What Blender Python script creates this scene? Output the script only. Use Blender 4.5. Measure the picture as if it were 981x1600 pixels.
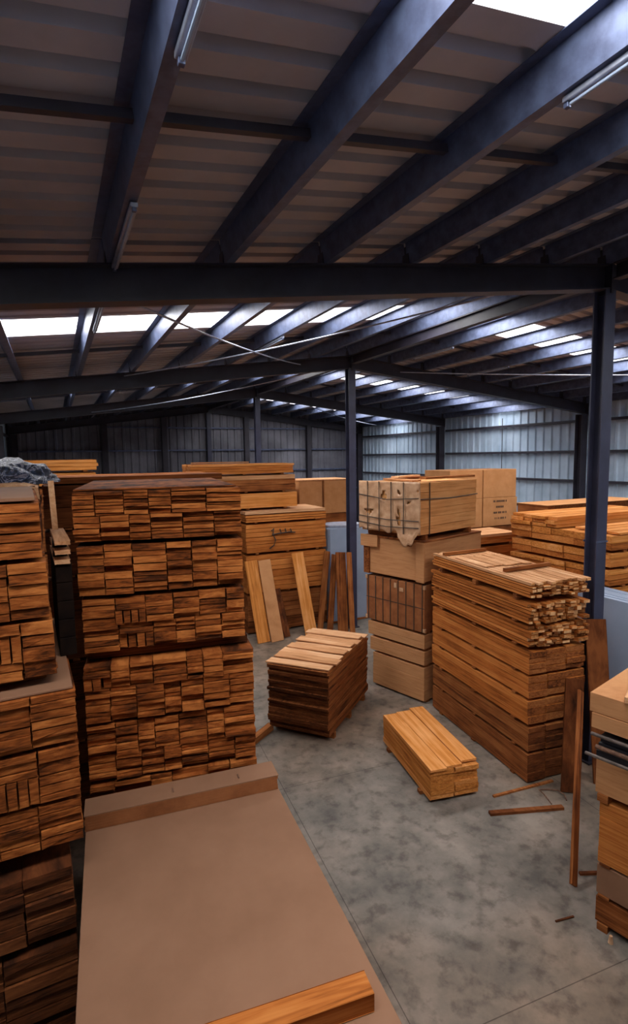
import bpy, bmesh, math, random
from mathutils import Vector, Matrix

D = bpy.data
C = bpy.context.scene.collection
for o in list(D.objects):
    D.objects.remove(o)
random.seed(7)

# ---------------------------------------------------------------- camera
EYE = 3.8
YAW, PITCH, ROLL = 0.4382, 0.1018, -0.0147
fwd = Vector((math.sin(YAW) * math.cos(PITCH), math.cos(YAW) * math.cos(PITCH), -math.sin(PITCH)))
rgt = Vector((math.cos(YAW), -math.sin(YAW), 0))
up = rgt.cross(fwd)
r2 = rgt * math.cos(ROLL) + up * math.sin(ROLL)
u2 = up * math.cos(ROLL) - rgt * math.sin(ROLL)
cam_data = D.cameras.new('camera')
cam = D.objects.new('camera', cam_data)
C.objects.link(cam)
m = Matrix((r2, u2, -fwd)).transposed().to_4x4()
m.translation = Vector((0, 0, EYE))
cam.matrix_world = m
cam_data.sensor_fit = 'VERTICAL'
cam_data.sensor_height = 32.0
cam_data.lens = 858.7 / 1600 * 32.0
cam_data.clip_start = 0.05
cam_data.clip_end = 200
bpy.context.scene.camera = cam

# ---------------------------------------------------------------- world and light
SKY = (1.0, 0.97, 0.94)
w = D.worlds.new('world')
bpy.context.scene.world = w
w.use_nodes = True
bg = w.node_tree.nodes['Background']
bg.inputs[0].default_value = (*SKY, 1)
bg.inputs[1].default_value = 2.0
vs = bpy.context.scene.view_settings
vs.view_transform = 'Standard'
vs.look = 'None'
vs.gamma = 1
vs.use_curve_mapping = False
vs.exposure = -0.45

# building numbers
RX = 5.8            # ridge
WL, WR = -1.4, 13.0
FY = [4.46 + 6 * k for k in range(-2, 4)]      # frames
Y0, Y1 = FY[0], FY[-1]
SL, SR = 0.128, 0.112
def rafter_top(x):
    return 5.90 - (SL * (RX - x) if x < RX else SR * (x - RX))
PUR_H = 0.2
def roof_z(x):
    return rafter_top(x) + PUR_H + 0.006
STRIP = [(f - 3.5, f - 2.6) for f in FY[2:]]   # translucent strips, one per bay

SKY_POWER = 60.0     # W per square metre of skylight
for k, (a, b) in enumerate(STRIP):
    for side, (xa, xb) in enumerate(((WL, RX), (RX, WR))):
        if k == 3 and side == 0: continue       # the far left bay has no translucent strip
        ld = D.lights.new('daylight_above_skylight', 'AREA')
        ld.shape = 'RECTANGLE'
        za, zb = roof_z(xa), roof_z(xb)
        L = math.hypot(xb - xa, zb - za)
        ld.size = L
        ld.size_y = b - a
        ld.energy = SKY_POWER * L * (b - a)
        ld.color = SKY
        lo = D.objects.new('daylight_above_skylight', ld)
        C.objects.link(lo)
        lo.location = ((xa + xb) / 2, (a + b) / 2, (za + zb) / 2 + 0.10)
        lo.rotation_euler = (0, -math.atan2(zb - za, xb - xa), 0)

# ---------------------------------------------------------------- materials
def nodes(name):
    mt = D.materials.new(name)
    mt.use_nodes = True
    nt = mt.node_tree
    return mt, nt, nt.nodes['Principled BSDF']

def N(nt, t, **kw):
    n = nt.nodes.new(t)
    for k, v in kw.items():
        if k.startswith('i_'):
            n.inputs[k[2:].replace('_', ' ')].default_value = v
        else:
            setattr(n, k, v)
    return n

def ramp(nt, fac, stops):
    r = nt.nodes.new('ShaderNodeValToRGB')
    e = r.color_ramp.elements
    while len(e) > len(stops):
        e.remove(e[-1])
    while len(e) < len(stops):
        e.new(0.5)
    for s, (p, c) in zip(e, stops):
        s.position = p
        s.color = (*c, 1)
    nt.links.new(fac, r.inputs[0])
    return r.outputs[0]

def wood(name, dark, mid, light, grain=(14, 1.1, 14), var=0.35, rough=0.85, bump=0.25, blotch=0.5):
    """sawn timber; grain runs along the object's own Y axis, every board gets its own tone"""
    mt, nt, p = nodes(name)
    tc = N(nt, 'ShaderNodeTexCoord')
    oi = N(nt, 'ShaderNodeObjectInfo')
    mul = N(nt, 'ShaderNodeVectorMath', operation='SCALE')
    nt.links.new(oi.outputs['Random'], mul.inputs['Scale'])
    mul.inputs[0].default_value = (37.0, 61.0, 23.0)
    add = N(nt, 'ShaderNodeVectorMath', operation='ADD')
    nt.links.new(tc.outputs['Object'], add.inputs[0])
    nt.links.new(mul.outputs[0], add.inputs[1])
    mp = N(nt, 'ShaderNodeMapping')
    mp.inputs['Scale'].default_value = grain
    nt.links.new(add.outputs[0], mp.inputs[0])
    n1 = N(nt, 'ShaderNodeTexNoise', i_Scale=2.2, i_Detail=6.0, i_Roughness=0.62, i_Distortion=0.6)
    nt.links.new(mp.outputs[0], n1.inputs['Vector'])
    n2 = N(nt, 'ShaderNodeTexNoise', i_Scale=3.0, i_Detail=3.0)
    nt.links.new(add.outputs[0], n2.inputs['Vector'])
    # fac = grain*0.6 + blotch + random
    a = N(nt, 'ShaderNodeMath', operation='MULTIPLY_ADD')
    nt.links.new(n2.outputs[0], a.inputs[0]); a.inputs[1].default_value = blotch; a.inputs[2].default_value = -blotch * 0.5
    b = N(nt, 'ShaderNodeMath', operation='ADD')
    nt.links.new(n1.outputs[0], b.inputs[0]); nt.links.new(a.outputs[0], b.inputs[1])
    c = N(nt, 'ShaderNodeMath', operation='MULTIPLY_ADD')
    nt.links.new(oi.outputs['Random'], c.inputs[0]); c.inputs[1].default_value = var; c.inputs[2].default_value = -var * 0.5
    d = N(nt, 'ShaderNodeMath', operation='ADD')
    nt.links.new(b.outputs[0], d.inputs[0]); nt.links.new(c.outputs[0], d.inputs[1])
    col = ramp(nt, d.outputs[0], [(0.24, dark), (0.48, mid), (0.76, light)])
    nt.links.new(col, p.inputs['Base Color'])
    p.inputs['Roughness'].default_value = rough
    p.inputs['Specular IOR Level'].default_value = 0.15
    bp = N(nt, 'ShaderNodeBump', i_Strength=bump, i_Distance=0.004)
    nt.links.new(n1.outputs[0], bp.inputs['Height'])
    nt.links.new(bp.outputs[0], p.inputs['Normal'])
    return mt

def mottled(name, c1, c2, scale=6, rough=0.6, metal=0.0, detail=5, bump=0.0, stops=(0.35, 0.65), coord='Object', spec=0.4):
    mt, nt, p = nodes(name)
    tc = N(nt, 'ShaderNodeTexCoord')
    n1 = N(nt, 'ShaderNodeTexNoise', i_Scale=float(scale), i_Detail=float(detail), i_Roughness=0.6)
    nt.links.new(tc.outputs[coord], n1.inputs['Vector'])
    nt.links.new(ramp(nt, n1.outputs[0], [(stops[0], c1), (stops[1], c2)]), p.inputs['Base Color'])
    p.inputs['Roughness'].default_value = rough
    p.inputs['Metallic'].default_value = metal
    p.inputs['Specular IOR Level'].default_value = spec
    if bump:
        bp = N(nt, 'ShaderNodeBump', i_Strength=bump, i_Distance=0.01)
        nt.links.new(n1.outputs[0], bp.inputs['Height'])
        nt.links.new(bp.outputs[0], p.inputs['Normal'])
    return mt

M = {}
M['rough'] = wood('rough_brown_timber', (0.050, 0.013, 0.003), (0.27, 0.070, 0.013), (0.54, 0.180, 0.042), grain=(4.5, 1.5, 34), var=0.20, blotch=0.9, bump=.5)
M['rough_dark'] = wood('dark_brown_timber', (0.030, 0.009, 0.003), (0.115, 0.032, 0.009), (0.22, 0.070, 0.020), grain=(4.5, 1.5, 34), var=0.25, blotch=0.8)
M['orange'] = wood('orange_sawn_timber', (0.14, 0.036, 0.006), (0.44, 0.135, 0.026), (0.64, 0.25, 0.065), grain=(12, 0.7, 34), var=0.22, blotch=0.35)
M['amber'] = wood('amber_sawn_timber', (0.30, 0.090, 0.015), (0.58, 0.215, 0.045), (0.76, 0.35, 0.125), grain=(10, 0.5, 20), var=0.2, blotch=0.3)
M['brown'] = wood('brown_plank_timber', (0.06, 0.016, 0.005), (0.24, 0.072, 0.018), (0.40, 0.15, 0.045), grain=(12, 0.7, 24), var=0.25, blotch=0.5)
M['pale'] = wood('pale_dry_timber', (0.34, 0.15, 0.06), (0.56, 0.28, 0.13), (0.72, 0.43, 0.24), grain=(12, 0.7, 20), var=0.22, blotch=0.3)
M['end'] = wood('pale_batten_timber', (0.18, 0.065, 0.018), (0.48, 0.21, 0.07), (0.72, 0.42, 0.20), grain=(14, 1.0, 20), var=0.6, blotch=0.5)
M['mdf'] = mottled('fibreboard', (0.235, 0.118, 0.066), (0.275, 0.142, 0.082), 2.2, 0.8, spec=0.2)
M['tan'] = wood('tan_board_face', (0.38, 0.165, 0.066), (0.50, 0.235, 0.10), (0.58, 0.29, 0.13), grain=(1.2, 1.2, 14), var=0.15, blotch=0.3, bump=0.1)
M['card'] = mottled('brown_cardboard', (0.46, 0.205, 0.075), (0.54, 0.25, 0.10), 5, 0.8, spec=0.2)
M['card_dark'] = mottled('dark_cardboard', (0.22, 0.075, 0.025), (0.34, 0.125, 0.045), 6, 0.8, spec=0.2)
M['steel'] = mottled('dark_blue_steel_paint', (0.030, 0.031, 0.056), (0.046, 0.050, 0.090), 3, 0.42)
M['steel_dark'] = mottled('dark_steel_paint', (0.024, 0.021, 0.030), (0.036, 0.034, 0.052), 3, 0.5)
M['galv'] = mottled('galvanised_purlin', (0.066, 0.080, 0.140), (0.115, 0.145, 0.245), 8, 0.42, metal=0.35)
M['galv_bright'] = mottled('bright_galvanised', (0.30, 0.33, 0.42), (0.42, 0.47, 0.58), 14, 0.4, metal=0.5)
M['roof'] = mottled('painted_roof_sheet', (0.36, 0.345, 0.375), (0.46, 0.44, 0.47), 1.3, 0.6)
M['wall'] = mottled('grey_wall_sheet', (0.36, 0.47, 0.60), (0.50, 0.62, 0.76), 1.5, 0.45)
M['wall_far'] = mottled('dark_end_wall_sheet', (0.10, 0.10, 0.125), (0.20, 0.20, 0.24), 0.5, 0.55, stops=(.4, .6))  # darker mottled sheet for the end wall
M['black'] = mottled('black_rubbery', (0.008, 0.008, 0.012), (0.02, 0.02, 0.028), 10, 0.6)
M['strap'] = mottled('dark_strapping', (0.03, 0.02, 0.016), (0.06, 0.04, 0.03), 10, 0.6)
M['white_sheet'] = mottled('pale_blue_grey_sheet', (0.27, 0.34, 0.46), (0.34, 0.41, 0.54), 1.2, 0.5)
M['film'] = mottled('torn_beige_wrap', (0.42, 0.22, 0.11), (0.60, 0.37, 0.22), 9, 0.45, bump=0.4)
M['honey'] = wood('honey_timber', (0.40, 0.17, 0.055), (0.62, 0.29, 0.10), (0.74, 0.40, 0.17), grain=(6, 0.6, 12), var=0.1, blotch=0.3)
M['rust'] = mottled('rusty_brown_bar', (0.08, 0.035, 0.02), (0.20, 0.10, 0.06), 20, 0.6)
M['tube'] = mottled('dull_tube_metal', (0.08, 0.062, 0.052), (0.17, 0.135, 0.12), 12, 0.45, metal=.3)
M['gap_shade'] = mottled('shade_painted_timber', (0.006, 0.0035, 0.003), (0.016, 0.008, 0.005), 12, 0.8, spec=.1)  # timber painted near-black, the shade between the left stacks put into its colour
M['ink'] = mottled('brown_print', (0.08, 0.04, 0.02), (0.10, 0.05, 0.03), 20, 0.8)

def wrapped():
    mt, nt, p = nodes('crumpled_blue_white_cloth')
    tc = N(nt, 'ShaderNodeTexCoord')
    n1 = N(nt, 'ShaderNodeTexNoise', i_Scale=5.0, i_Detail=4.0, i_Distortion=4.5)
    nt.links.new(tc.outputs['Object'], n1.inputs['Vector'])
    nt.links.new(ramp(nt, n1.outputs[0], [(0.40, (0.010, 0.012, 0.025)), (0.49, (0.045, 0.07, 0.15)), (0.54, (0.38, 0.38, 0.46)), (0.57, (0.02, 0.025, 0.05))]), p.inputs['Base Color'])
    p.inputs['Roughness'].default_value = 0.6
    return mt
M['cloth'] = wrapped()

def rafter_web():
    return M['steel']

def concrete():
    mt, nt, p = nodes('worn_concrete')
    tc = N(nt, 'ShaderNodeTexCoord')
    o = tc.outputs['Object']
    n1 = N(nt, 'ShaderNodeTexNoise', i_Scale=1.7, i_Detail=9.0, i_Roughness=0.65)
    n2 = N(nt, 'ShaderNodeTexNoise', i_Scale=6.5, i_Detail=5.0, i_Roughness=0.6)
    n3 = N(nt, 'ShaderNodeTexNoise', i_Scale=0.35, i_Detail=3.0)
    for n in (n1, n2, n3):
        nt.links.new(o, n.inputs['Vector'])
    base = ramp(nt, n1.outputs[0], [(0.34, (0.125, 0.108, 0.092)), (0.50, (0.215, 0.178, 0.146)), (0.66, (0.31, 0.25, 0.205))])
    warm = N(nt, 'ShaderNodeMix', data_type='RGBA', blend_type='MULTIPLY')
    nt.links.new(base, warm.inputs['A'])
    nt.links.new(ramp(nt, n3.outputs[0], [(0.42, (0.92, 0.97, 1.0)), (0.60, (1.0, 0.86, 0.74))]), warm.inputs['B'])
    warm.inputs['Factor'].default_value = 0.9
    spots = N(nt, 'ShaderNodeMix', data_type='RGBA', blend_type='MULTIPLY')
    nt.links.new(warm.outputs['Result'], spots.inputs['A'])
    nt.links.new(ramp(nt, n2.outputs[0], [(0.34, (0.60, 0.58, 0.58)), (0.50, (1, 1, 1))]), spots.inputs['B'])
    spots.inputs['Factor'].default_value = 1.0
    # saw-cut joints, a square grid turned a little
    mp = N(nt, 'ShaderNodeMapping')
    mp.inputs['Rotation'].default_value = (0, 0, math.radians(4.6))
    mp.inputs['Location'].default_value = (-1.717, -2.72, 0)
    nt.links.new(o, mp.inputs[0])
    br = N(nt, 'ShaderNodeTexBrick', i_Scale=1.0)
    br.offset = 0
    br.inputs['Brick Width'].default_value = 3.0
    br.inputs['Row Height'].default_value = 3.0
    br.inputs['Mortar Size'].default_value = 0.004
    br.inputs['Color1'].default_value = br.inputs['Color2'].default_value = (1, 1, 1, 1)
    br.inputs['Mortar'].default_value = (0.45, 0.43, 0.42, 1)
    nt.links.new(mp.outputs[0], br.inputs['Vector'])
    j = N(nt, 'ShaderNodeMix', data_type='RGBA', blend_type='MULTIPLY')
    j.inputs['Factor'].default_value = 1.0
    nt.links.new(spots.outputs['Result'], j.inputs['A'])
    nt.links.new(br.outputs['Color'], j.inputs['B'])
    nt.links.new(j.outputs['Result'], p.inputs['Base Color'])
    p.inputs['Roughness'].default_value = 0.62
    p.inputs['Specular IOR Level'].default_value = 0.3
    bp = N(nt, 'ShaderNodeBump', i_Strength=0.25, i_Distance=0.006)
    nt.links.new(n2.outputs[0], bp.inputs['Height'])
    nt.links.new(bp.outputs[0], p.inputs['Normal'])
    return mt
M['concrete'] = concrete()

def pane_mat():
    mt = D.materials.new('translucent_fibreglass')
    mt.use_nodes = True
    nt = mt.node_tree
    nt.nodes.clear()
    out = N(nt, 'ShaderNodeOutputMaterial')
    tr = N(nt, 'ShaderNodeBsdfTransparent')
    tr.inputs[0].default_value = (0.97, 0.98, 1, 1)
    tl = N(nt, 'ShaderNodeBsdfTranslucent')
    tl.inputs[0].default_value = (0.92, 0.94, 0.97, 1)
    mx = N(nt, 'ShaderNodeMixShader')
    mx.inputs[0].default_value = 0.35
    nt.links.new(tr.outputs[0], mx.inputs[1])
    nt.links.new(tl.outputs[0], mx.inputs[2])
    nt.links.new(mx.outputs[0], out.inputs[0])
    return mt
M['pane'] = pane_mat()

# ---------------------------------------------------------------- mesh helpers
def build(name, bm, mat, parent=None, smooth=False):
    me = D.meshes.new(name)
    bm.normal_update()
    bm.to_mesh(me)
    bm.free()
    me.materials.append(M[mat] if isinstance(mat, str) else mat)
    if smooth:
        for f in me.polygons:
            f.use_smooth = True
    o = D.objects.new(name, me)
    C.objects.link(o)
    if parent:
        o.parent = parent
    return o

def tag(o, label, cat, group=None, kind=None):
    if label: o['label'] = label
    if cat: o['category'] = cat
    if group: o['group'] = group
    if kind: o['kind'] = kind
    return o

def struct(name, bm, mat, smooth=False):
    o = build(name, bm, mat, None, smooth)
    o['kind'] = 'structure'
    return o

def empty(name, loc, rz=0.0):
    o = D.objects.new(name, None)
    C.objects.link(o)
    o.location = loc
    o.rotation_euler = (0, 0, rz)
    o.empty_display_size = 0.1
    return o

def box(bm, x0, x1, y0, y1, z0, z1, bev=0.0):
    vs_ = [bm.verts.new((x, y, z)) for x in (x0, x1) for y in (y0, y1) for z in (z0, z1)]
    fs = []
    for q in ((0, 1, 3, 2), (4, 6, 7, 5), (0, 4, 5, 1), (2, 3, 7, 6), (0, 2, 6, 4), (1, 5, 7, 3)):
        fs.append(bm.faces.new([vs_[i] for i in q]))
    if bev:
        es = list({e for f in fs for e in f.edges})
        bmesh.ops.bevel(bm, geom=es, offset=bev, segments=1, affect='EDGES')
    return vs_

def bar(bm, a, b, wd, ht, upv=(0, 0, 1)):
    """box section from a to b"""
    a, b = Vector(a), Vector(b)
    d = (b - a).normalized()
    s = d.cross(Vector(upv)).normalized()
    u = s.cross(d).normalized()
    vv = []
    for p in (a, b):
        for i, j in ((-1, -1), (1, -1), (1, 1), (-1, 1)):
            vv.append(bm.verts.new(p + s * wd / 2 * i + u * ht / 2 * j))
    bm.faces.new(vv[0:4][::-1]); bm.faces.new(vv[4:8])
    for i in range(4):
        j = (i + 1) % 4
        bm.faces.new((vv[i], vv[j], vv[4 + j], vv[4 + i]))

def tube(bm, pts, r, seg=8):
    pts = [Vector(p) for p in pts]
    rings = []
    for i, p in enumerate(pts):
        d = (pts[min(i + 1, len(pts) - 1)] - pts[max(i - 1, 0)]).normalized()
        s = d.cross(Vector((0, 0, 1)))
        if s.length < 1e-3: s = d.cross(Vector((0, 1, 0)))
        s.normalize(); u = s.cross(d)
        rings.append([bm.verts.new(p + s * r * math.cos(t) + u * r * math.sin(t)) for t in [2 * math.pi * k / seg for k in range(seg)]])
    for a, b in zip(rings, rings[1:]):
        for k in range(seg):
            bm.faces.new((a[k], a[(k + 1) % seg], b[(k + 1) % seg], b[k]))
    bm.faces.new(rings[0][::-1]); bm.faces.new(rings[-1])

def board_mesh(W, L, T, seed=0, rag=0.0025, mat='rough', seg=3):
    """one sawn board: long axis Y, origin at centre; slightly uneven, chamfered"""
    rd = random.Random(seed)
    bm = bmesh.new()
    rings = []
    c = min(0.003, T * 0.12)
    for i in range(seg + 1):
        y = -L / 2 + L * i / seg
        jx, jz = rd.uniform(-rag, rag), rd.uniform(-rag, rag)
        tw = rd.uniform(-rag, rag) * 0.6
        ring = []
        for sx, sz in ((-1, -1), (1, -1), (1, 1), (-1, 1)):
            for k in range(2):
                cx = c if (k == 0) == (sx * sz > 0) else 0
                cz = c - cx
                ex = y + (rd.uniform(-rag, rag) if i in (0, seg) else 0)
                ring.append(bm.verts.new((sx * (W / 2 - cx) + jx, ex, sz * (T / 2 - cz) + jz + tw * sx)))
        rings.append(ring)
    n = 8
    for a, b in zip(rings, rings[1:]):
        for k in range(n):
            bm.faces.new((a[k], a[(k + 1) % n], b[(k + 1) % n], b[k]))
    e0 = bm.faces.new(rings[0][::-1]); e1 = bm.faces.new(rings[-1])
    if '|' in mat:
        e0.material_index = e1.material_index = 1
    bmesh.ops.recalc_face_normals(bm, faces=bm.faces)
    me = D.meshes.new('board')
    bm.to_mesh(me); bm.free()
    for mn in mat.split('|'):
        me.materials.append(M[mn])
    return me

def R(a): return math.radians(a)

# ---------------------------------------------------------------- the shed
bm = bmesh.new(); box(bm, WL - 0.2, WR + 0.2, Y0 - 0.2, Y1 + 0.2, -0.2, 0)
struct('floor', bm, 'concrete')

def ribbed_wall(name, mapf, length, height_f, pitch=0.30, depth=0.035, mat='wall'):
    """vertical ribs; mapf(u, v, d) -> world point; u along, v up, d outwards"""
    bm = bmesh.new()
    u = 0.0
    prof = []
    while u < length:
        prof += [(u, 0), (min(u + pitch * 0.55, length), 0), (min(u + pitch * 0.66, length), -depth), (min(u + pitch * 0.89, length), -depth)]
        u += pitch
    prof.append((length, 0))
    lo = [bm.verts.new(mapf(a, 0, d)) for a, d in prof]
    hi = [bm.verts.new(mapf(a, height_f(a), d)) for a, d in prof]
    lo2 = [bm.verts.new(mapf(a, 0, 0.06)) for a, d in prof]
    hi2 = [bm.verts.new(mapf(a, height_f(a), 0.06)) for a, d in prof]
    for i in range(len(prof) - 1):
        if prof[i + 1][0] - prof[i][0] < 1e-6: continue
        bm.faces.new((lo[i], lo[i + 1], hi[i + 1], hi[i]))
        bm.faces.new((lo2[i + 1], lo2[i], hi2[i], hi2[i + 1]))
    for a, b in ((0, 1), (len(prof) - 1, 0)):
        pass
    bmesh.ops.recalc_face_normals(bm, faces=bm.faces)
    return struct(name, bm, mat)
LY = Y1 - Y0
ribbed_wall('wall_right', lambda u, v, d: (WR + 0.15 + d, Y0 - .2 + u, v), LY + .45, lambda u: roof_z(WR) + 0.02, mat='wall')
ribbed_wall('wall_left', lambda u, v, d: (WL - 0.15 - d, Y0 - .2 + u, v), LY + .45, lambda u: roof_z(WL) + 0.02)
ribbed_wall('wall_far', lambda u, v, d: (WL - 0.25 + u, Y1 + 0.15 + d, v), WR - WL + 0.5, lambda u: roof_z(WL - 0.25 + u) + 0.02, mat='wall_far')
ribbed_wall('wall_near', lambda u, v, d: (WL - 0.25 + u, Y0 - 0.15 - d, v), WR - WL + 0.5, lambda u: roof_z(WL - 0.25 + u) + 0.02)

# roof sheets between the strips, ribs running from eave to ridge
def roof_sheet(bm, xa, xb, ya, yb, pitch=0.25, dep=0.05):
    y = ya; prof = []
    while y < yb - 1e-6:
        for f, h in ((0, 0), (0.6, 0), (0.70, dep), (0.9, dep)):
            if y + f * pitch <= yb: prof.append((y + f * pitch, h))
        y += pitch
    prof.append((yb, 0))
    A = [bm.verts.new((xa, y, roof_z(xa) + h)) for y, h in prof]
    B = [bm.verts.new((xb, y, roof_z(xb) + h)) for y, h in prof]
    A2 = [bm.verts.new((xa, y, roof_z(xa) + 0.075)) for y, h in prof]
    B2 = [bm.verts.new((xb, y, roof_z(xb) + 0.075)) for y, h in prof]
    for i in range(len(prof) - 1):
        bm.faces.new((A[i], B[i], B[i + 1], A[i + 1]))
        bm.faces.new((A2[i], A2[i + 1], B2[i + 1], B2[i]))
    for i in (0, -1):
        bm.faces.new((A[i], B[i], B2[i], A2[i]))
    for P, Q in ((A, A2), (B, B2)):
        for i in range(len(prof) - 1):
            bm.faces.new((P[i], P[i + 1], Q[i + 1], Q[i]))
for nm, xa, xb in (('ceiling', WL - 0.2, RX), ('ceiling', RX, WR + 0.2)):
    bm = bmesh.new()
    ys = [Y0 - 0.2] + [v for s in (STRIP[:3] if xa < 0 else STRIP) for v in s] + [Y1 + 0.2]
    for a, b in zip(ys[0::2], ys[1::2]):
        roof_sheet(bm, xa, xb, a, b)
    struct(nm, bm, 'roof')
n = 0
for a, b in STRIP:
    for xa, xb in ((WL - 0.2, RX), (RX, WR + 0.2)):
        if xa < 0 and a == STRIP[3][0]: continue
        n += 1
        bm = bmesh.new()
        q = [bm.verts.new(v) for v in ((xa, a, roof_z(xa) + .03), (xb, a, roof_z(xb) + .03), (xb, b, roof_z(xb) + .03), (xa, b, roof_z(xa) + .03))]
        bm.faces.new(q)
        struct('window_%d' % n, bm, 'pane')

# frames: rafters and columns, each its own thing
def ibeam(bm, a, b, dep, wid, upv, tf=0.014, tw=0.010):
    a, b, upv = Vector(a), Vector(b), Vector(upv).normalized()
    d = (b - a).normalized(); s = d.cross(upv).normalized(); u = s.cross(d).normalized()
    for off, ww, hh in ((-(dep - tf) / 2, wid, tf), ((dep - tf) / 2, wid, tf), (0, tw, dep - 2 * tf)):
        bar(bm, a + u * off, b + u * off, ww, hh, u)
RD = 0.27
names_f = {0: 'behind the camera', 1: 'just behind the viewpoint', 2: 'crossing the whole picture', 3: 'second across', 4: 'third across', 5: 'against the far wall'}
where = ['', '', 'nearest to the viewer', 'second from the viewer', 'third from the viewer', 'tight against the far wall']
for k, fy in enumerate(FY):
    if k < 2: continue
    for side in (0, 1):
        x0, x1 = (WL, RX) if side == 0 else (RX, WR)
        r = empty('roof_rafter', ((x0 + x1) / 2, fy, rafter_top((x0 + x1) / 2)))
        bm = bmesh.new()
        off = Vector(r.location)
        pa = Vector((x0, fy, rafter_top(x0) - RD / 2)) - off
        pb = Vector((x1, fy, rafter_top(x1) - RD / 2)) - off
        ibeam(bm, pa, pb, RD, 0.17, (0, 0, 1))
        build('beam', bm, 'steel_dark', r)
        # gusset plates / stiffeners where the beam meets the column
        bm = bmesh.new()
        bar(bm, pb + Vector((-0.02 if side == 0 else 0, 0, 0)), pb + Vector((0.0 if side == 0 else .02, 0, 0)), 0.2, RD + 0.10)
        build('end_plate', bm, 'steel_dark', r)
        bm = bmesh.new()
        bar(bm, pa, pa + Vector((0.02, 0, 0)), 0.2, RD + 0.10)
        build('end_plate', bm, 'steel_dark', r)
        tag(r, 'dark steel roof rafter %s of the ridge, %s' % ('left' if side == 0 else 'right', where[k]), 'beam', 'roof rafters')

def column(x, y, top, wid=0.25, label='', rz=0.0, splice=None, mat='steel'):
    r = empty('steel_column', (x, y, 0), rz)
    bm = bmesh.new()
    ibeam(bm, (0, 0, 0.02), (0, 0, top), wid, wid, (0, 1, 0), tf=0.016, tw=0.012)
    build('shaft', bm, mat, r)
    bm = bmesh.new(); box(bm, -wid * .75, wid * .75, -wid * .75, wid * .75, 0, 0.02, 0.002)
    build('base_plate', bm, 'steel_dark', r)
    if splice:
        bm = bmesh.new(); 
        box(bm, -wid / 2 - .012, wid / 2 + .012, -wid / 2 - .012, -wid / 2, splice - 0.02, splice, 0.001)
        box(bm, -wid / 2 - .012, wid / 2 + .012, wid / 2, wid / 2 + .012, splice - 0.02, splice, 0.001)
        build('splice_plate', bm, 'galv', r)
    tag(r, label, 'column', 'steel columns')
    return r
cl = ['', '', 'thick blue-grey steel ridge column at the right, a long board leaning against it',
      'blue-grey steel column standing in the middle between the cartons and the leaning boards',
      'slim steel column rising behind the top packs in the left centre', 'dark steel ridge column at the far end wall']
for k in (2, 3, 4, 5):
    column(RX, FY[k], rafter_top(RX) - RD, 0.165, cl[k] or 'steel ridge column behind the viewpoint', splice=2.75 if k == 2 else None)
wl = ['', '', 'steel column on the right wall, at the right edge beyond the thick column', 'dark steel column on the right wall just left of the thick column',
      'dark steel column on the right wall in the middle distance behind the cartons', 'dark steel column in the far right corner of the shed']
for k in (2, 3, 4, 5):
    column(WR - 0.12, FY[k], rafter_top(WR) - RD - .02, 0.22, wl[k] or 'steel column on the right wall behind the viewpoint', mat='steel_dark')
    column(WL + 0.12, FY[k], rafter_top(WL) - RD - .02, 0.22, 'dark steel column on the left wall, ' + ['', 'behind the viewpoint', 'level with the nearest rafter', 'level with the second rafter', 'level with the third rafter', 'in the far left corner'][k], mat='steel_dark')
for x, lb in ((1.77, 'first from the left'), (4.0, 'second from the left'), (7.41, 'third from the left'), (10.3, 'fourth from the left')):
    column(x, Y1 - 0.0, rafter_top(x) - RD - .0, 0.2, 'dark steel post on the far end wall, ' + lb, mat='steel_dark')

# purlins, Z section, one per line and bay
PX = [RX - 0.06 - 0.885 * k for k in range(0, 9)] + [RX + 0.10 + 0.885 * k for k in range(1, 9)]
def zpurlin_mesh(L):
    bm = bmesh.new()
    t = 0.004; h = PUR_H; fl = 0.07
    box(bm, -t / 2, t / 2, -L / 2, L / 2, 0, h)
    box(bm, t / 2, fl, -L / 2, L / 2, 0, t)
    box(bm, fl - t, fl, -L / 2, L / 2, t, 0.022)
    box(bm, -fl, -t / 2, -L / 2, L / 2, h - t, h)
    me = D.meshes.new('roof_purlin'); bm.to_mesh(me); bm.free(); me.materials.append(M['galv'])
    return me
PM = zpurlin_mesh(5.97)
bays = ['', 'over the viewpoint', 'beyond the nearest rafter', 'beyond the second rafter', 'in the farthest bay']
ords = ['first', 'second', 'third', 'fourth', 'fifth', 'sixth', 'seventh', 'eighth', 'ninth']
for k in range(1, 5):
    ym = (FY[k] + FY[k + 1]) / 2
    for i, x in enumerate(PX):
        o = D.objects.new('roof_purlin', PM); C.objects.link(o)
        o.location = (x, ym, rafter_top(x) + 0.001)
        o.rotation_euler = (0, -math.atan(SL) if x < RX else math.atan(SR), 0)
        s = 'left' if i < 9 else 'right'
        j = i if i < 9 else i - 9
        tag(o, 'galvanised purlin %s, %s from the ridge on the %s slope' % (bays[k], ords[j], s), 'purlin', 'roof purlins')
        # cleat fixing the purlin on the rafter
        if k > 1:
            bm = bmesh.new(); box(bm, -0.015, -0.004, -0.05, 0.05, 0.0, 0.17)
            c = build('purlin_cleat', bm, 'steel_dark')
            c.location = (x, FY[k] , rafter_top(x) + .001)
            tag(c, 'dark cleat under a purlin on the %s rafter, %s from the ridge on the %s' % (['', '', 'nearest', 'second', 'third'][k], ords[j], s), 'cleat', 'purlin cleats')
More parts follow.
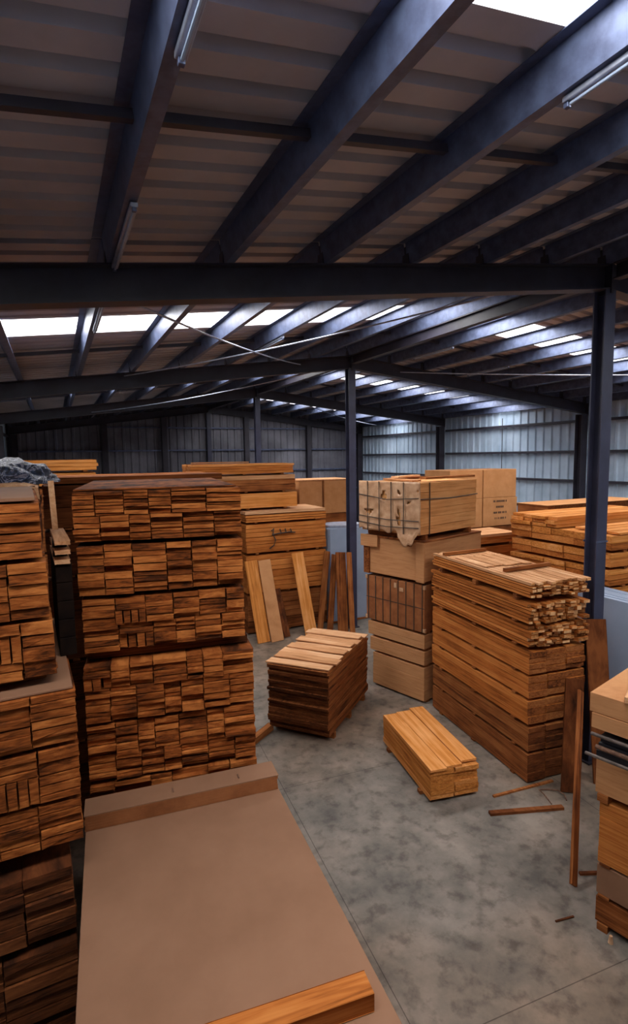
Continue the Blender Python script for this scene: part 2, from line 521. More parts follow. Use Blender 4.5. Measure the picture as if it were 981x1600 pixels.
# bridging struts between purlins
for k in range(1, 5):
    y = FY[k + 1] - 1.70
    for xa, xb, s in ((WL + .1, RX - .1, 'left'), (RX + .2, WR - .2, 'right')):
        bm = bmesh.new()
        za, zb = rafter_top(xa) + 0.14, rafter_top(xb) + 0.14
        bar(bm, (xa, y, za), (xb, y, zb), 0.045, 0.045)
        o = build('purlin_bridging', bm, 'steel_dark')
        tag(o, 'thin dark bridging angle across the purlins, %s slope, %s' % (s, bays[k]), 'brace', 'purlin bridging')
# ridge beam below the kink
for k in range(1, 5):
    bm = bmesh.new()
    ibeam(bm, (RX, FY[k] + .14, rafter_top(RX) - 0.10), (RX, FY[k + 1] - .14, rafter_top(RX) - 0.10), 0.18, 0.12, (0, 0, 1))
    o = build('ridge_beam', bm, 'steel_dark')
    tag(o, 'dark steel ridge beam %s' % bays[k], 'beam', 'ridge beams')

# girts on the walls
for wi, (x, s) in enumerate(((WR + 0.06, 'right'), (WL - 0.06, 'left'))):
    for k in range(1, 5):
        for gi_, z in enumerate((4.64, 3.81, 3.0, 2.2, 1.4, 0.6)):
            if s == 'left' and z < 3.5: continue
            bm = bmesh.new(); box(bm, x - .05, x + .05, FY[k] + .12, FY[k + 1] - .12, z - .035, z + .035, .004)
            o = build('wall_girt', bm, 'steel_dark')
            tag(o, 'horizontal dark girt on the %s wall %s, %s from the top' % (s, ['', 'beside the viewpoint', 'in the near bay', 'in the middle bay', 'in the far bay'][k], ords[gi_]), 'girt', 'wall girts')
for gi_, z in enumerate((5.0, 4.1, 3.2, 2.3)):
    xs = [WL + .1, 1.77, 4.0, 7.41, 10.3, WR - .1]
    for q in range(5):
        bm = bmesh.new(); box(bm, xs[q] + .12, xs[q + 1] - .12, Y1 + .02, Y1 + .10, z - .03, z + .03, .004)
        if z > 4.5 and q in (0, 4):
            bm.free(); continue
        o = build('wall_girt', bm, 'galv')
        tag(o, 'horizontal girt on the far end wall, %s panel from left, %s from top' % (ords[q], ords[gi_]), 'girt', 'wall girts')
for k in range(1, 5):
    y = (FY[k] + FY[k + 1]) / 2
    bm = bmesh.new(); tube(bm, [(WR - .02, y, .4), (WR - .02, y, 4.9)], .012, 6)
    tag(build('sag_rod', bm, 'steel_dark'), 'thin vertical sag rod on the right wall %s' % ['', 'beside the viewpoint', 'in the near bay', 'in the middle bay', 'in the far bay'][k], 'rod', 'sag rods')

# crossing brace rods under the roof
def rod(a, b, sag, label, r=0.011, mat='galv_bright'):
    bm = bmesh.new(); a, b = Vector(a), Vector(b)
    pts = [a.lerp(b, t / 12) - Vector((0, 0, sag * 4 * (t / 12) * (1 - t / 12))) for t in range(13)]
    tube(bm, pts, r, 6)
    tag(build('brace_rod', bm, mat), label, 'rod', 'roof brace rods')
def rz_(x): return rafter_top(x) - 0.06
rod((0.25, FY[2] + .1, rz_(.25)), (4.6, FY[3] - .1, rz_(4.6) - .05), .08, 'sagging brace rod running from the nearest rafter at left toward the middle column')
rod((5.1, FY[2] + .1, rz_(5.1) - .05), (1.2, FY[3] - .1, rz_(1.2)), .08, 'sagging brace rod crossing the other under the roof, its low end at the left')
rod((7.0, FY[3] - .1, rz_(7.0) - .1), (12.6, FY[2] + .1, rz_(12.6)), .06, 'pale brace rod under the right slope passing behind the thick column')
rod((1.0, FY[4] - .1, rz_(1.0) - .15), (5.3, FY[3] + .1, rz_(5.3) - .15), .1, 'pale sagging rod in the dark distance above the far left wall')
rod((7.2, FY[4] + .1, rz_(7.2) - .1), (12.6, FY[4] + 4, rz_(12.6)), .1, 'pale rod behind the middle column in the far bay')

# batten light fittings under the purlins
def batten_light(x, y, label, L=1.25):
    z = rafter_top(x) - 0.022
    r = empty('strip_light', (x + .05, y, z))
    bm = bmesh.new(); box(bm, -.022, .022, -L / 2, L / 2, -.004, .022, .003); build('housing', bm, 'galv_bright', r)
    bm = bmesh.new(); tube(bm, [(0, -L / 2 + .03, -.016), (0, L / 2 - .03, -.016)], .008, 8); build('light_tube', bm, 'white_sheet', r)
    for s in (-1, 1):
        bm = bmesh.new(); box(bm, -.012, .012, s * L / 2 - .025 * (s > 0), s * L / 2 + .025 * (s < 0), -.027, -.004, .002); build('lamp_holder', bm, 'galv', r)
    tag(r, label, 'light fitting', 'unlit strip lights')
batten_light(PX[6], 3.86, 'unlit strip light under the leftmost near purlin, just before the nearest rafter', 1.1)
batten_light(PX[6], 1.45, 'unlit strip light under the leftmost near purlin at the top edge of the picture')
batten_light(PX[4], 1.35, 'unlit strip light under the purlin beside the bright roof opening, top right')
batten_light(PX[6], 6.0, 'unlit strip light before the bright roof strip at the left, beyond the nearest rafter', 1.2)
batten_light(PX[3], 8.3, 'unlit strip light in the middle of the bay behind the nearest rafter')
batten_light(PX[9], 9.0, 'unlit strip light on the right slope just right of the ridge beam')
batten_light(PX[11], 9.4, 'unlit strip light on the right slope nearer the right wall')

# ---------------------------------------------------------------- timber packs
_mesh_cache = {}
def bmesh_for(W, L, T, mat, v, rag):
    key = (round(W, 3), round(L, 3), round(T, 3), mat, v, rag)
    if key not in _mesh_cache:
        _mesh_cache[key] = board_mesh(W, L, T, hash(key[:3]) % 1000 + v, rag, mat)
    return _mesh_cache[key]

def pack(label, cx, cy, z0, H, L, W, rot, cols=6, lay=8, mat='rough', endj=0.02, seed=1, bearer=0.05,
         bearers=2, straps=0, vary=0.25, topmat=None, colj=0.25, gap=0.004, group=None, cat='timber pack',
         name='timber_pack', sidej=0.006, blocks=1, upright=0.0):
    """rot = heading (degrees) of the boards' length; boards are parts of the strapped pack"""
    rd = random.Random(seed)
    root = empty(name, (cx, cy, z0), R(rot - 90))
    hb = bearer if bearers else 0
    for i in range(bearers):
        y = -L / 2 + L * (0.12 + 0.76 * (i / max(1, bearers - 1)))
        o = D.objects.new('bearer', bmesh_for(0.07, W + 0.02, bearer, 'brown', i % 2, 0.001)); C.objects.link(o)
        o.parent = root; o.location = (0, y, hb / 2); o.rotation_euler = (0, 0, R(90))
    top = H - hb
    T0, W0 = top / lay, W / cols
    cells = []
    zb = hb
    for b in range(blocks):
        bh = top / blocks if blocks < 2 else top * ((.5 + rd.uniform(-.1, .1)) if b == 0 else 0)
        if blocks > 1 and b == blocks - 1: bh = hb + top - zb
        ws = [W0 * (1 + rd.uniform(-colj, colj)) for _ in range(cols)]
        s = sum(ws); ws = [a * W / s for a in ws]
        x = -W / 2
        for cw in ws:
            cells.append((x, cw, zb, bh)); x += cw
        zb += bh
    lay0 = max(1, round(lay / blocks))
    for c_i, (x, cw, z, bh) in enumerate(cells):
        c = c_i % cols
        zc = z
        n_ = max(1, lay0 + rd.choice((-1, 0, 0, 1)) if vary > 0.15 and lay > 4 else lay0)
        ts = [1 + rd.uniform(-vary, vary) for _ in range(n_)]
        s = sum(ts); ts = [t * bh / s for t in ts]
        if upright and rd.random() < upright and n_ > 4:
            # two or three layers replaced by boards stood on edge
            k0 = rd.randrange(0, n_ - 3)
            hh = sum(ts[k0:k0 + 3])
            zz = zc + sum(ts[:k0])
            nn = max(2, int(cw / 0.045))
            for q in range(nn):
                o = D.objects.new('board', bmesh_for(0.04, L, 0.12, mat, q % 4, 0.0025)); C.objects.link(o)
                o.parent = root
                o.scale = ((cw / nn - gap) / 0.04, 1, (hh - gap) / 0.12)
                o.location = (x + cw * (q + .5) / nn, rd.uniform(-endj, endj), zz + hh / 2)
            skip = set(range(k0, k0 + 3))
        else:
            skip = set()
        for l, t in enumerate(ts):
            if l not in skip:
                mm = topmat if (topmat and l == n_ - 1 and c_i >= cols * (blocks - 1)) else mat
                me = bmesh_for(W0, L, T0, mm, rd.randrange(4), 0.0025)
                o = D.objects.new('board', me); C.objects.link(o); o.parent = root
                g = gap * rd.uniform(.6, 1.3)
                o.scale = ((cw - g) / W0, 1, (t - g * .7) / T0)
                o.location = (x + cw / 2 + rd.uniform(-sidej, sidej) * (0.3 if 0 < c < cols - 1 else 1) * .4, rd.uniform(-endj, endj), z + t / 2)
            z += t
    for i in range(straps):
        y = -L / 2 + L * (0.18 + 0.64 * (i / max(1, straps - 1)))
        bm = bmesh.new(); w2 = W / 2 + .009; a = .010
        box(bm, -w2, w2, y - a, y + a, H + .001, H + .004)
        box(bm, -w2 - .003, -w2, y - a, y + a, hb, H + .004)
        box(bm, w2, w2 + .003, y - a, y + a, hb, H + .004)
        build('strap', bm, 'strap', root)
    tag(root, label, cat, group)
    return root

def from_corner(cx, cy, rot, L, W, side=1):
    """centre of a pack whose near corner is (cx,cy), boards heading rot, width to the right (side=1) of heading"""
    d = Vector((math.cos(R(rot)), math.sin(R(rot)))); s = Vector((d.y, -d.x)) * side
    p = Vector((cx, cy)) + d * L / 2 + s * W / 2
    return p.x, p.y

# --- stack B: rough planks, end on, behind the fibreboard sheets
Bx, By = 0.088, 3.664
gB = 'packs in the rough plank stack behind the fibreboard'
cx, cy = from_corner(Bx + .0, By + .03, 81.8, 1.6, 1.05)
specB = [(3.265, 0.34, 6, 11, 0.3, 0, 'topmost pack of dark brown planks, ends outward, behind the fibreboard sheets'),
         (2.925, 0.335, 6, 7, 0.15, 0, 'second pack from the top of the plank stack behind the fibreboard, squarer boards'),
         (2.56, 0.36, 6, 9, 0.3, .12, 'third pack down, just above the dark gap in the plank stack behind the fibreboard')]
for i, (z, h, c, l, v, u, lb) in enumerate(specB):
    pack(lb, cx, cy, z, h - .004, 1.6, 1.05 - .01 * i, 81.8 + (i - 1) * .5, c, l, 'rough', 0.028, 10 + i, bearer=0.016, bearers=3, vary=v + .15, colj=.35, gap=.0025, blocks=2 if i != 1 else 1, group=gB, upright=u)
cx, cy = from_corner(Bx - .0, By - .02, 81.8, 1.65, 1.085)
specB2 = [(2.11, 0.385, 7, 10, 'plank pack just below the dark gap in the stack behind the fibreboard, ragged ends'),
          (1.72, 0.385, 7, 11, 'lowest fully seen plank pack right behind the far edge of the fibreboard'),
          (1.33, 0.385, 6, 8, 'plank pack mostly hidden below the fibreboard top, only its upper rows showing')]
for i, (z, h, c, l, lb) in enumerate(specB2):
    pack(lb, cx, cy, z, h - .004, 1.65, 1.085, 81.8, c, l, 'rough', 0.026, 20 + i, bearer=0.012, bearers=3, vary=.45, colj=.4, gap=.0025, blocks=2, group=gB, upright=.1)
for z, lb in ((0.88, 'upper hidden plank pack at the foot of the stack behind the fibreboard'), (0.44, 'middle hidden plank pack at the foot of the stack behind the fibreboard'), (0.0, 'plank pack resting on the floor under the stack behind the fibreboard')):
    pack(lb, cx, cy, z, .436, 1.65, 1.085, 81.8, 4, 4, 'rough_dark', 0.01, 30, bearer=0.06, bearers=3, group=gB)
# bearers in the dark gap are part of the tier above; three loose ones
dB = Vector((math.cos(R(81.8)), math.sin(R(81.8))))
for i, t in enumerate((.15, .8, 1.45)):
    o = D.objects.new('timber_bearer', bmesh_for(.08, 1.05, .055, 'brown', 1, .001)); C.objects.link(o)
    c0 = Vector((cx, cy)) + dB * (t - .80)
    o.location = (c0.x, c0.y, 2.495 + .03); o.rotation_euler = (0, 0, R(81.8))
    tag(o, 'squared bearer in the dark gap halfway up the plank stack, %s' % ('near its front', 'under its middle', 'near its back')[i], 'bearer', 'bearers in the plank stack')

# --- stack A: far left, nearer
Ax, Ay = -0.055, 3.06
gA = 'packs in the plank stack at the left edge'
WA = 1.0
def cA(xr, y, rot, L, W):
    d = Vector((math.cos(R(rot)), math.sin(R(rot)))); s = Vector((-d.y, d.x))
    p = Vector((xr, y)) + d * L / 2 + s * W / 2
    return p.x, p.y
specA = [(3.30, 0.295, 6, 7, .1, 0), (2.99, 0.305, 6, 6, .25, .1), (2.68, 0.305, 6, 5, .3, .6)]
labA = ['topmost plank pack in the stack at the left edge, under a grey board', 'second plank pack from the top in the stack at the left edge', 'third plank pack down at the left edge, some boards on edge, above a gap']
for i, (z, h, c, l, v, u) in enumerate(specA):
    xr = -0.078 + .014 * i
    cx, cy = cA(xr, 3.06, 92.5, 1.4, 1.0)
    pack(labA[i], cx, cy, z, h - .004, 1.4, 1.0, 92.5, c, l, 'rough', 0.016, 50 + i, bearer=0.012, bearers=3, vary=v + .15, gap=.0025, group=gA, upright=u)
labA2 = ['fourth plank pack down at the left edge, below the upper gap', 'fifth plank pack down at the left edge, wide boards with some on edge', 'sixth plank pack down at the left edge, above the lower dark gap']
for i, (z, h, c, l, u) in enumerate(((2.345, .285, 5, 6, 0), (2.055, .285, 5, 6, .5), (1.81, .24, 5, 5, .0))):
    cx, cy = cA(0.03, 2.98, 92.5, 1.45, 1.06)
    pack(labA2[i], cx, cy, z, h - .004, 1.45, 1.06, 92.5, c, l, 'rough', 0.016, 60 + i, bearer=0.012, bearers=3, vary=.4, gap=.0025, group=gA, upright=u)
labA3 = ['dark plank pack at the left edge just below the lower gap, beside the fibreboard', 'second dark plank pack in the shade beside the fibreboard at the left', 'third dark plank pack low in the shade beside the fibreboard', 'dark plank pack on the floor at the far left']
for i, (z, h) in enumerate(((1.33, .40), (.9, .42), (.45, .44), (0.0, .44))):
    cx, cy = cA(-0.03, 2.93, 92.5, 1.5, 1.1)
    pack(labA3[i], cx, cy, z, h - .006, 1.5, 1.1, 92.5, 4, 7, 'rough_dark', 0.012, 70 + i, bearer=0.03, bearers=3, vary=.2, group=gA)  # darker timber colour stands in for the shade on this low tier
for z, n_ in ((2.641, 'upper'), (1.73, 'lower')):
    for i, t in enumerate((.2, 1.2)):
        h = .038 if z > 2 else .08
        o = D.objects.new('timber_bearer', bmesh_for(.08, 0.95, h - .002, 'brown', 1, .001)); C.objects.link(o)
        o.location = (-.58, 3.0 + t, z + h / 2); o.rotation_euler = (0, 0, R(92.5))
        tag(o, 'squared bearer in the %s gap of the stack at the left edge, %s' % (n_, 'near its front' if i == 0 else 'near its back'), 'bearer', 'bearers in the left stack')

# grey board on top of A
bm = bmesh.new(); box(bm, -.5, .5, -.66, .66, 0, .018, .002)
o = build('cover_board', bm, 'mdf'); cx, cy = cA(-.10, 3.09, 92.5, 1.32, 1.0); o.location = (cx, cy, 3.596); o.rotation_euler = (0, 0, R(2.5))
tag(o, 'flat grey-brown board covering the top of the left edge stack', 'board')

# --- fibreboard stack in the foreground
px, py, prot = 0.553, 2.245, -4.5
def panel_local(name, bm, mat, z, x=0, y=0, rz=0, lab=None, cat=None, group=None):
    c, s = math.cos(R(prot)), math.sin(R(prot))
    o = build(name, bm, mat)
    o.location = (px + c * x - s * y, py + s * x + c * y, z); o.rotation_euler = (0, 0, R(prot + rz))
    if lab: tag(o, lab, cat, group)
    return o
PWid, PLen = 1.19, 2.44
root = empty('fibreboard_pack', (px, py, 0), R(prot))
bm = bmesh.new()
z = .10
while z < 1.55:
    box(bm, -PWid / 2 + random.uniform(0, .006), PWid / 2 - random.uniform(0, .006), -PLen / 2 + .005, PLen / 2 - random.uniform(.002, .008), z, z + .0175); z += .018
zt = z
build('sheet_layers', bm, 'mdf', root)
for i in (-1, 0, 1):
    bm = bmesh.new(); box(bm, -PWid / 2, PWid / 2, i * 1.0 - .045, i * 1.0 + .045, 0, .10, .003); build('bearer', bm, 'brown', root)
tag(root, 'thick block of stacked fibreboard sheets under the big bare sheet in the foreground', 'board pack')
bm = bmesh.new(); box(bm, -PWid / 2, PWid / 2, -PLen / 2, PLen / 2, 0, 1.60 - zt, .002)
panel_local('fibreboard_sheet', bm, 'mdf', zt, lab='big bare tan fibreboard sheet filling the lower left foreground', cat='board')
# slab strips laid across the sheet
def strip(name, cx_, cy_, Lx, Wy, z, h, rz, mat, lab, bev=.003):
    bm = bmesh.new(); box(bm, -Lx / 2, Lx / 2, -Wy / 2, Wy / 2, 0, h, bev)
    o = build(name, bm, mat); o.location = (cx_, cy_, z); o.rotation_euler = (0, 0, R(rz))
    return tag(o, lab, 'board')
root = empty('fibreboard_strip', (0.643, 3.375, 1.602), R(-5.5))
bm = bmesh.new(); random.seed(3)
for q in range(5):
    box(bm, -.60 + random.uniform(0, .008), .595 - random.uniform(0, .01), -.085, .095 + random.uniform(-.004, .004), q * .018, q * .018 + .0176, .001)
build('layers', bm, 'card_dark', root)['label'] = 'brown layered board edges'
bm = bmesh.new(); box(bm, -.60, .595, -.085, .095, .0902, .0975, .001)
build('top_sheet', bm, 'mdf', root)
for x in (-.08, .34):
    bm = bmesh.new(); box(bm, x - .004, x + .004, -.03, .015, .0976, .102); build('staple', bm, 'rust', root)
tag(root, 'thick layered fibreboard strip lying across the far end of the big sheet', 'board')
me = bmesh_for(.105, 1.0, .085, 'orange', 0, .0015)
o = D.objects.new('timber_beam', me); C.objects.link(o); o.location = (0.535, 1.800, 1.600 + .0445); o.rotation_euler = (0, 0, R(90 - 6.5))
tag(o, 'orange squared timber lying across the near end of the big fibreboard sheet', 'beam')

# --- gap between A and B: a dark narrow pile, pale slats and a lath
bm = bmesh.new(); box(bm, -.50, .50, -.7, .7, 0, .012, .002)
o = build('cover_board', bm, 'mdf'); cx, cy = cA(.02, 3.0, 92.5, 1.4, 1.0); o.location = (cx, cy, 2.628); o.rotation_euler = (0, 0, R(2.5))
tag(o, 'grey-brown board in the upper gap of the left edge stack, forming a ledge', 'board')
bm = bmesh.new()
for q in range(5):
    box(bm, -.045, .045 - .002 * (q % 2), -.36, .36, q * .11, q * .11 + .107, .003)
o = build('dark_timber_pile', bm, 'gap_shade'); o.location = (-.002, 3.85, 2.643); o.rotation_euler = (0, 0, R(2.5))  # pile coloured near-black to stand for the shade in the gap
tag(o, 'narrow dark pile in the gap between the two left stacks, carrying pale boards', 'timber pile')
for i in range(3):
    o = D.objects.new('loose_board', bmesh_for(.085, .66, .026, 'pale', i, .001)); C.objects.link(o)
    o.location = (-.004 + .003 * i, 3.80, 3.194 + .014 + i * .056); o.rotation_euler = (0, 0, R(2.5))
    tag(o, 'pale narrow board on the dark pile between the left stacks, %s of three' % ['lowest', 'middle', 'topmost'][i], 'board', 'pale boards in the gap')
    if i < 2:
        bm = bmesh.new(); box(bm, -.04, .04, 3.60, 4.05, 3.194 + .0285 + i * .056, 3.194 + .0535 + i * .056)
        tag(build('spacer_block', bm, 'gap_shade'), 'dark spacer between the pale narrow boards in the left gap, %s' % ['lower', 'upper'][i], 'spacer')  # near-black blocks paint the shaded gaps between the pale boards
bm = bmesh.new(); bar(bm, (-.02, 4.0, 3.338), (-.03, 4.05, 3.66), .036, .015, (0, 1, 0))
tag(build('upright_lath', bm, 'pale'), 'thin pale upright lath between the two left plank stacks', 'lath')
bm = bmesh.new(); box(bm, -.52, .50, -.76, .70, 0, .010, .002)
o = build('cover_board', bm, 'rough'); p = Vector((.088, 3.70)) + dB * .80 + Vector((dB.y, -dB.x)) * .52; o.location = (p.x, p.y, 3.602); o.rotation_euler = (0, 0, R(81.8 - 90))
tag(o, 'dark brown board covering the top of the rough plank stack', 'board')

# stack E: long dark boards behind B (boards run left-right)
for i, (z, h, mt_) in enumerate(((3.56, .07, 'brown'), (3.10, .45, 'rough_dark'), (2.62, .47, 'rough_dark'), (1.75, .86, 'rough_dark'), (.88, .86, 'rough_dark'), (0, .87, 'rough_dark'))):
    pack(['dark brown wide board pack whose top edge shows above the rough plank stack', 'pack second from the top behind the rough plank stack', 'pack third from the top behind the rough plank stack', 'pack fourth from the top behind the rough plank stack',
          'pack fifth from the top behind the rough plank stack', 'floor-level pack behind the rough plank stack'][i],
         0.755 if i else .79, 6.45, z, h - .004, 1.75, .95, 0, 3, 1 if i == 0 else 4, mt_, .012, 80 + i, bearer=.02 if i else 0, bearers=2 if i else 0, vary=.1, group='packs behind the rough plank stack')
# stack C behind A
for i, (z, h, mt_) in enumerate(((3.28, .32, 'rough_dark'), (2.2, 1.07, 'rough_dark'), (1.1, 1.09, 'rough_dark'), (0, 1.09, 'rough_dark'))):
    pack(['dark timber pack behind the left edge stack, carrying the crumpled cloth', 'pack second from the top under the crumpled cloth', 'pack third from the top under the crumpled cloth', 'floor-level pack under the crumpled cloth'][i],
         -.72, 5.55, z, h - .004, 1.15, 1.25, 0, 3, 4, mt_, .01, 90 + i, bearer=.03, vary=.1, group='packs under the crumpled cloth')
def lump(name, mat, cx_, cy_, z, rx, ry, rz, seed, lab, cat, amp=.25, fold=9):
    rd = random.Random(seed)
    bm = bmesh.new()
    bmesh.ops.create_icosphere(bm, subdivisions=5, radius=1)
    from mathutils import noise
    for v in bm.verts:
        p = v.co.copy()
        f = 1 + amp * (noise.noise(p * 2.2 + Vector((seed, 0, 0)))) + .14 * abs(noise.noise(Vector((p.x * fold, p.y * 3, p.z * fold)))) 
        q = p * f
        zz = q.z if q.z > 0 else q.z * .12
        v.co = (q.x * rx, q.y * ry, max(zz * rz, -0.0))
    o = build(name, bm, mat, None, True)
    o.location = (cx_, cy_, z)
    return tag(o, lab, cat)
lump('crumpled_cloth', 'cloth', -.42, 5.45, 3.601, .40, .42, .205, 4, 'crumpled blue, white and black tarpaulin heap on the pack behind the left edge stack', 'tarpaulin')
# curved sheet of paper hanging on C
bm = bmesh.new()
prev = None
for i in range(13):
    t = i / 12
    x = -1.15 + 1.02 * t
    zz = 3.622 - .035 * max(0, (t - .8) / .2) ** 1.5
    a = bm.verts.new((x, 4.905, zz - .012)); b = bm.verts.new((x, 5.10, zz + .004)); c = bm.verts.new((x + .01, 4.895, zz - .035 - .07 * max(0, (t - .85) / .15)))
    a2 = bm.verts.new((x, 4.905, zz - .008))
    if prev:
        bm.faces.new((prev[0], a, b, prev[1])); bm.faces.new((prev[2], c, a, prev[0]))
    prev = (a, b, c)
o = build('paper_edge', bm, 'pale'); md = o.modifiers.new('s', 'SOLIDIFY'); md.thickness = .004; md.offset = 1
tag(o, 'pale curled paper sheet edge under the crumpled tarpaulin at the left', 'paper')

# stack D far: orange pack behind
for i, (z, h) in enumerate(((3.60, .20), (3.36, .225), (2.3, 1.05), (1.15, 1.14), (0, 1.14))):
    pack(['bright orange board pack rising behind the left stacks, topmost', 'bright orange board pack behind the left stacks, just under the topmost', 'upper hidden pack of the far orange stack at left', 'middle hidden pack of the far orange stack at left', 'floor-level hidden pack of the far orange stack at left'][i],
         -.10 - .0 * i, 10.3, z, h - .004, 1.45, 1.1, 0, 3, 3, 'amber' if i < 2 else 'brown', .03, 100 + i, bearer=.02, vary=.1, group='packs of the far orange stack at left')

# --- M: middle stack, long boards facing
gM = 'packs of the middle stack beyond the aisle'
fy = 10.95; Wd = 1.1
mspec = [(2.585, .075, 3.55, 5.42, 'pale', 1, 'thin pale board layer capping the lower part of the middle stack'),
         (2.40, .18, 3.55, 5.42, 'orange', 3, 'orange pack near the top of the middle stack, under the pale cap boards'),
         (1.74, .64, 3.55, 5.42, 'orange', 8, 'thick orange pack of the middle stack with dark scribbled marks on its side'),
         (0.88, .84, 3.55, 5.42, 'orange', 7, 'orange pack behind the upper half of the leaning boards'),
         (0.02, .84, 3.55, 5.42, 'brown', 6, 'brown floor-level pack behind the lower half of the leaning boards')]
for i, (z, h, xa, xb, mt_, l, lb) in enumerate(mspec):
    pack(lb, (xa + xb) / 2, fy + Wd / 2, z, h - .006, xb - xa, Wd, 0 + (.6 if i == 2 else 0), 4, l, mt_, .015, 120 + i, bearer=.02 if h > .1 else 0, bearers=3 if h > .1 else 0, vary=.25, gap=.010, group=gM)
bm = bmesh.new()
for pts in ([(4.10, 2.22), (4.16, 2.27), (4.14, 2.14), (4.20, 2.02), (4.16, 1.90), (4.06, 1.84)], [(4.12, 2.14), (4.5, 2.17), (4.66, 2.15)], [(4.3, 2.25), (4.33, 2.16)], [(4.42, 2.25), (4.45, 2.15)], [(4.54, 2.24), (4.58, 2.15)]):
    tube(bm, [(x, fy - .028, z) for x, z in pts], .014, 5)
tag(build('dark_twine', bm, 'strap'), 'dark scribble of twine on the thick orange pack of the middle stack', 'twine')
for i, (z, h, l, mt_) in enumerate(((3.42, .24, 4, 'orange'), (3.04, .375, 3, 'brown'), (2.68, .35, 1, 'brown'))):
    pack(['top pack of orange boards on the middle stack', 'reddish brown board pack second from the top on the middle stack', 'single tall brown board pack lying on the pale cap of the middle stack'][i],
         3.62 + .03 * i, 11.65, z, h - .008, 2.25, 1.0, -1, 3, l, mt_, .03 if i == 0 else .01, 130 + i, bearer=.025, bearers=3, vary=.2, topmat='amber' if i != 1 else 'pale', group='packs on top of the middle stack')
# hidden base under the overhanging part
pack('pile of packs under the left end of the middle stack', 2.95, 12.0, 0, 2.67, 1.1, 1.0, 0, 2, 6, 'rough_dark', .01, 140, bearer=.05, group='middle stack base')
o = D.objects.new('loose_board', bmesh_for(.14, 1.2, .025, 'pale', 2, .001)); C.objects.link(o); o.location = (3.15, 11.35, 3.44 + .24 - .008 + .002 - .007 + .02); o.rotation_euler = (0, 0, R(78)); tag(o, 'pale loose board askew on top of the middle stack', 'board')

# leaning boards against M
def lean(x0, y0, x1, y1, z1, wd, th, mat, lab, upv=(0, 1, 0), name='leaning_board'):
    a = Vector((x0, y0, 0.0)); b = Vector((x1, y1, z1))
    L = (b - a).length
    o = D.objects.new(name, bmesh_for(wd, round(L, 2), th, mat, 0, .001)); C.objects.link(o)
    d = (b - a).normalized()
    s = d.cross(Vector(upv)).normalized(); u = s.cross(d)
    mm = Matrix((s, d, u)).transposed().to_4x4()
    mid = (a + b) / 2; mid.z += th * .4 * abs(u.z) + wd * .5 * abs(s.z)
    mm.translation = mid
    o.matrix_world = mm
    return tag(o, lab, 'board', None)
lean(3.68, 10.35, 3.60, 10.85, 1.62, .27, .03, 'amber', 'bright orange board leaning upright, leftmost of the leaning boards')
lean(3.96, 10.30, 3.88, 10.80, 1.62, .27, .03, 'tan', 'dull tan board leaning upright, second of the leaning boards from the left')
lean(4.22, 10.45, 4.16, 10.84, .96, .17, .03, 'rough_dark', 'short dark board leaning between the tan and the orange ones')
lean(4.76, 10.38, 4.66, 10.84, 1.70, .27, .03, 'amber', 'bright orange board leaning upright at the right end of the middle stack')
lean(5.02, 10.50, 5.40, 10.86, 1.66, .14, .03, 'brown', 'dark brown board slanting right, against the right end of the middle stack')
lean(5.14, 10.26, 5.46, 10.62, 1.62, .14, .03, 'brown', 'second dark brown slanting board just right of the first')
lean(5.34, 10.02, 5.50, 10.42, 1.70, .24, .03, 'brown', 'wider brown slanting board next to the middle column')
lean(5.50, 9.90, 5.62, 10.26, 1.72, .12, .03, 'brown', 'narrow brown board leaning closest to the middle column')
# white sheets behind
root = empty('white_sheet_stack', (6.05, 11.35, 0))
bm = bmesh.new()
for i in range(9):
    box(bm, -.55, .55, -.45 + i * .045, -.45 + i * .045 + .04, 0.03, 2.16 - .012 * (i % 2), .003)
build('sheets', bm, 'white_sheet', root)
bm = bmesh.new(); box(bm, -.62, .62, -.5, .5, 0, .03); build('base_board', bm, 'brown', root)
tag(root, 'upright pale blue-white sheets standing behind the slanting brown boards', 'sheets')
bm = bmesh.new()
bmesh.ops.create_cone(bm, cap_ends=True, segments=40, radius1=.48, radius2=.48, depth=.05)
for v in bm.verts: v.co.y *= .8
o = build('round_lid', bm, 'galv_bright'); o.location = (5.98, 11.30, 2.19); tag(o, 'rounded pale lid lying on top of the upright white sheets', 'lid')

# tan cartons stack behind M right
for i, (x0, x1, z0_, z1_) in enumerate(((5.5, 6.15, 2.32, 3.17), (6.2, 7.0, 2.32, 3.17))):
    root = empty('tall_carton', ((x0 + x1) / 2, 13.1, z0_))
    bm = bmesh.new(); w2 = (x1 - x0) / 2; box(bm, -w2, w2, -.5, .5, 0, z1_ - z0_, .012); build('carton_body', bm, 'card', root)
    bm = bmesh.new(); box(bm, -w2 - .01, w2 + .02, -.52, .5, z1_ - z0_ + .001, z1_ - z0_ + .03, .004); build('cover', bm, 'pale', root)
    tag(root, ['tan carton with shaded left half beyond the middle stack', 'tan carton beside the middle column, right of the shaded one'][i], 'carton')
for i in range(6):
    o = D.objects.new('loose_board', bmesh_for(.30, .9, .05, 'tan', i % 3, .002)); C.objects.link(o); o.location = (5.28 - .012 * (i % 2), 13.05, 2.36 + .056 + i * .12); 
    o.scale = (1, 1, 2.1)
    tag(o, 'stacked tan board left of the shaded carton, %s from the bottom' % ords[i], 'board', 'boards left of the shaded carton')
pack('brown timber pack under the tan cartons beyond the middle stack', 6.1, 13.1, 1.95, .365, 1.95, 1.0, 0, 3, 3, 'brown', .01, 150, bearer=.03, group='packs under the far cartons')
pack('floor-level timber pile under the tan cartons beyond the middle stack', 6.1, 13.1, 0, 1.94, 1.95, 1.0, 0, 3, 6, 'brown', .01, 151, bearer=.03, group='packs under the far cartons')

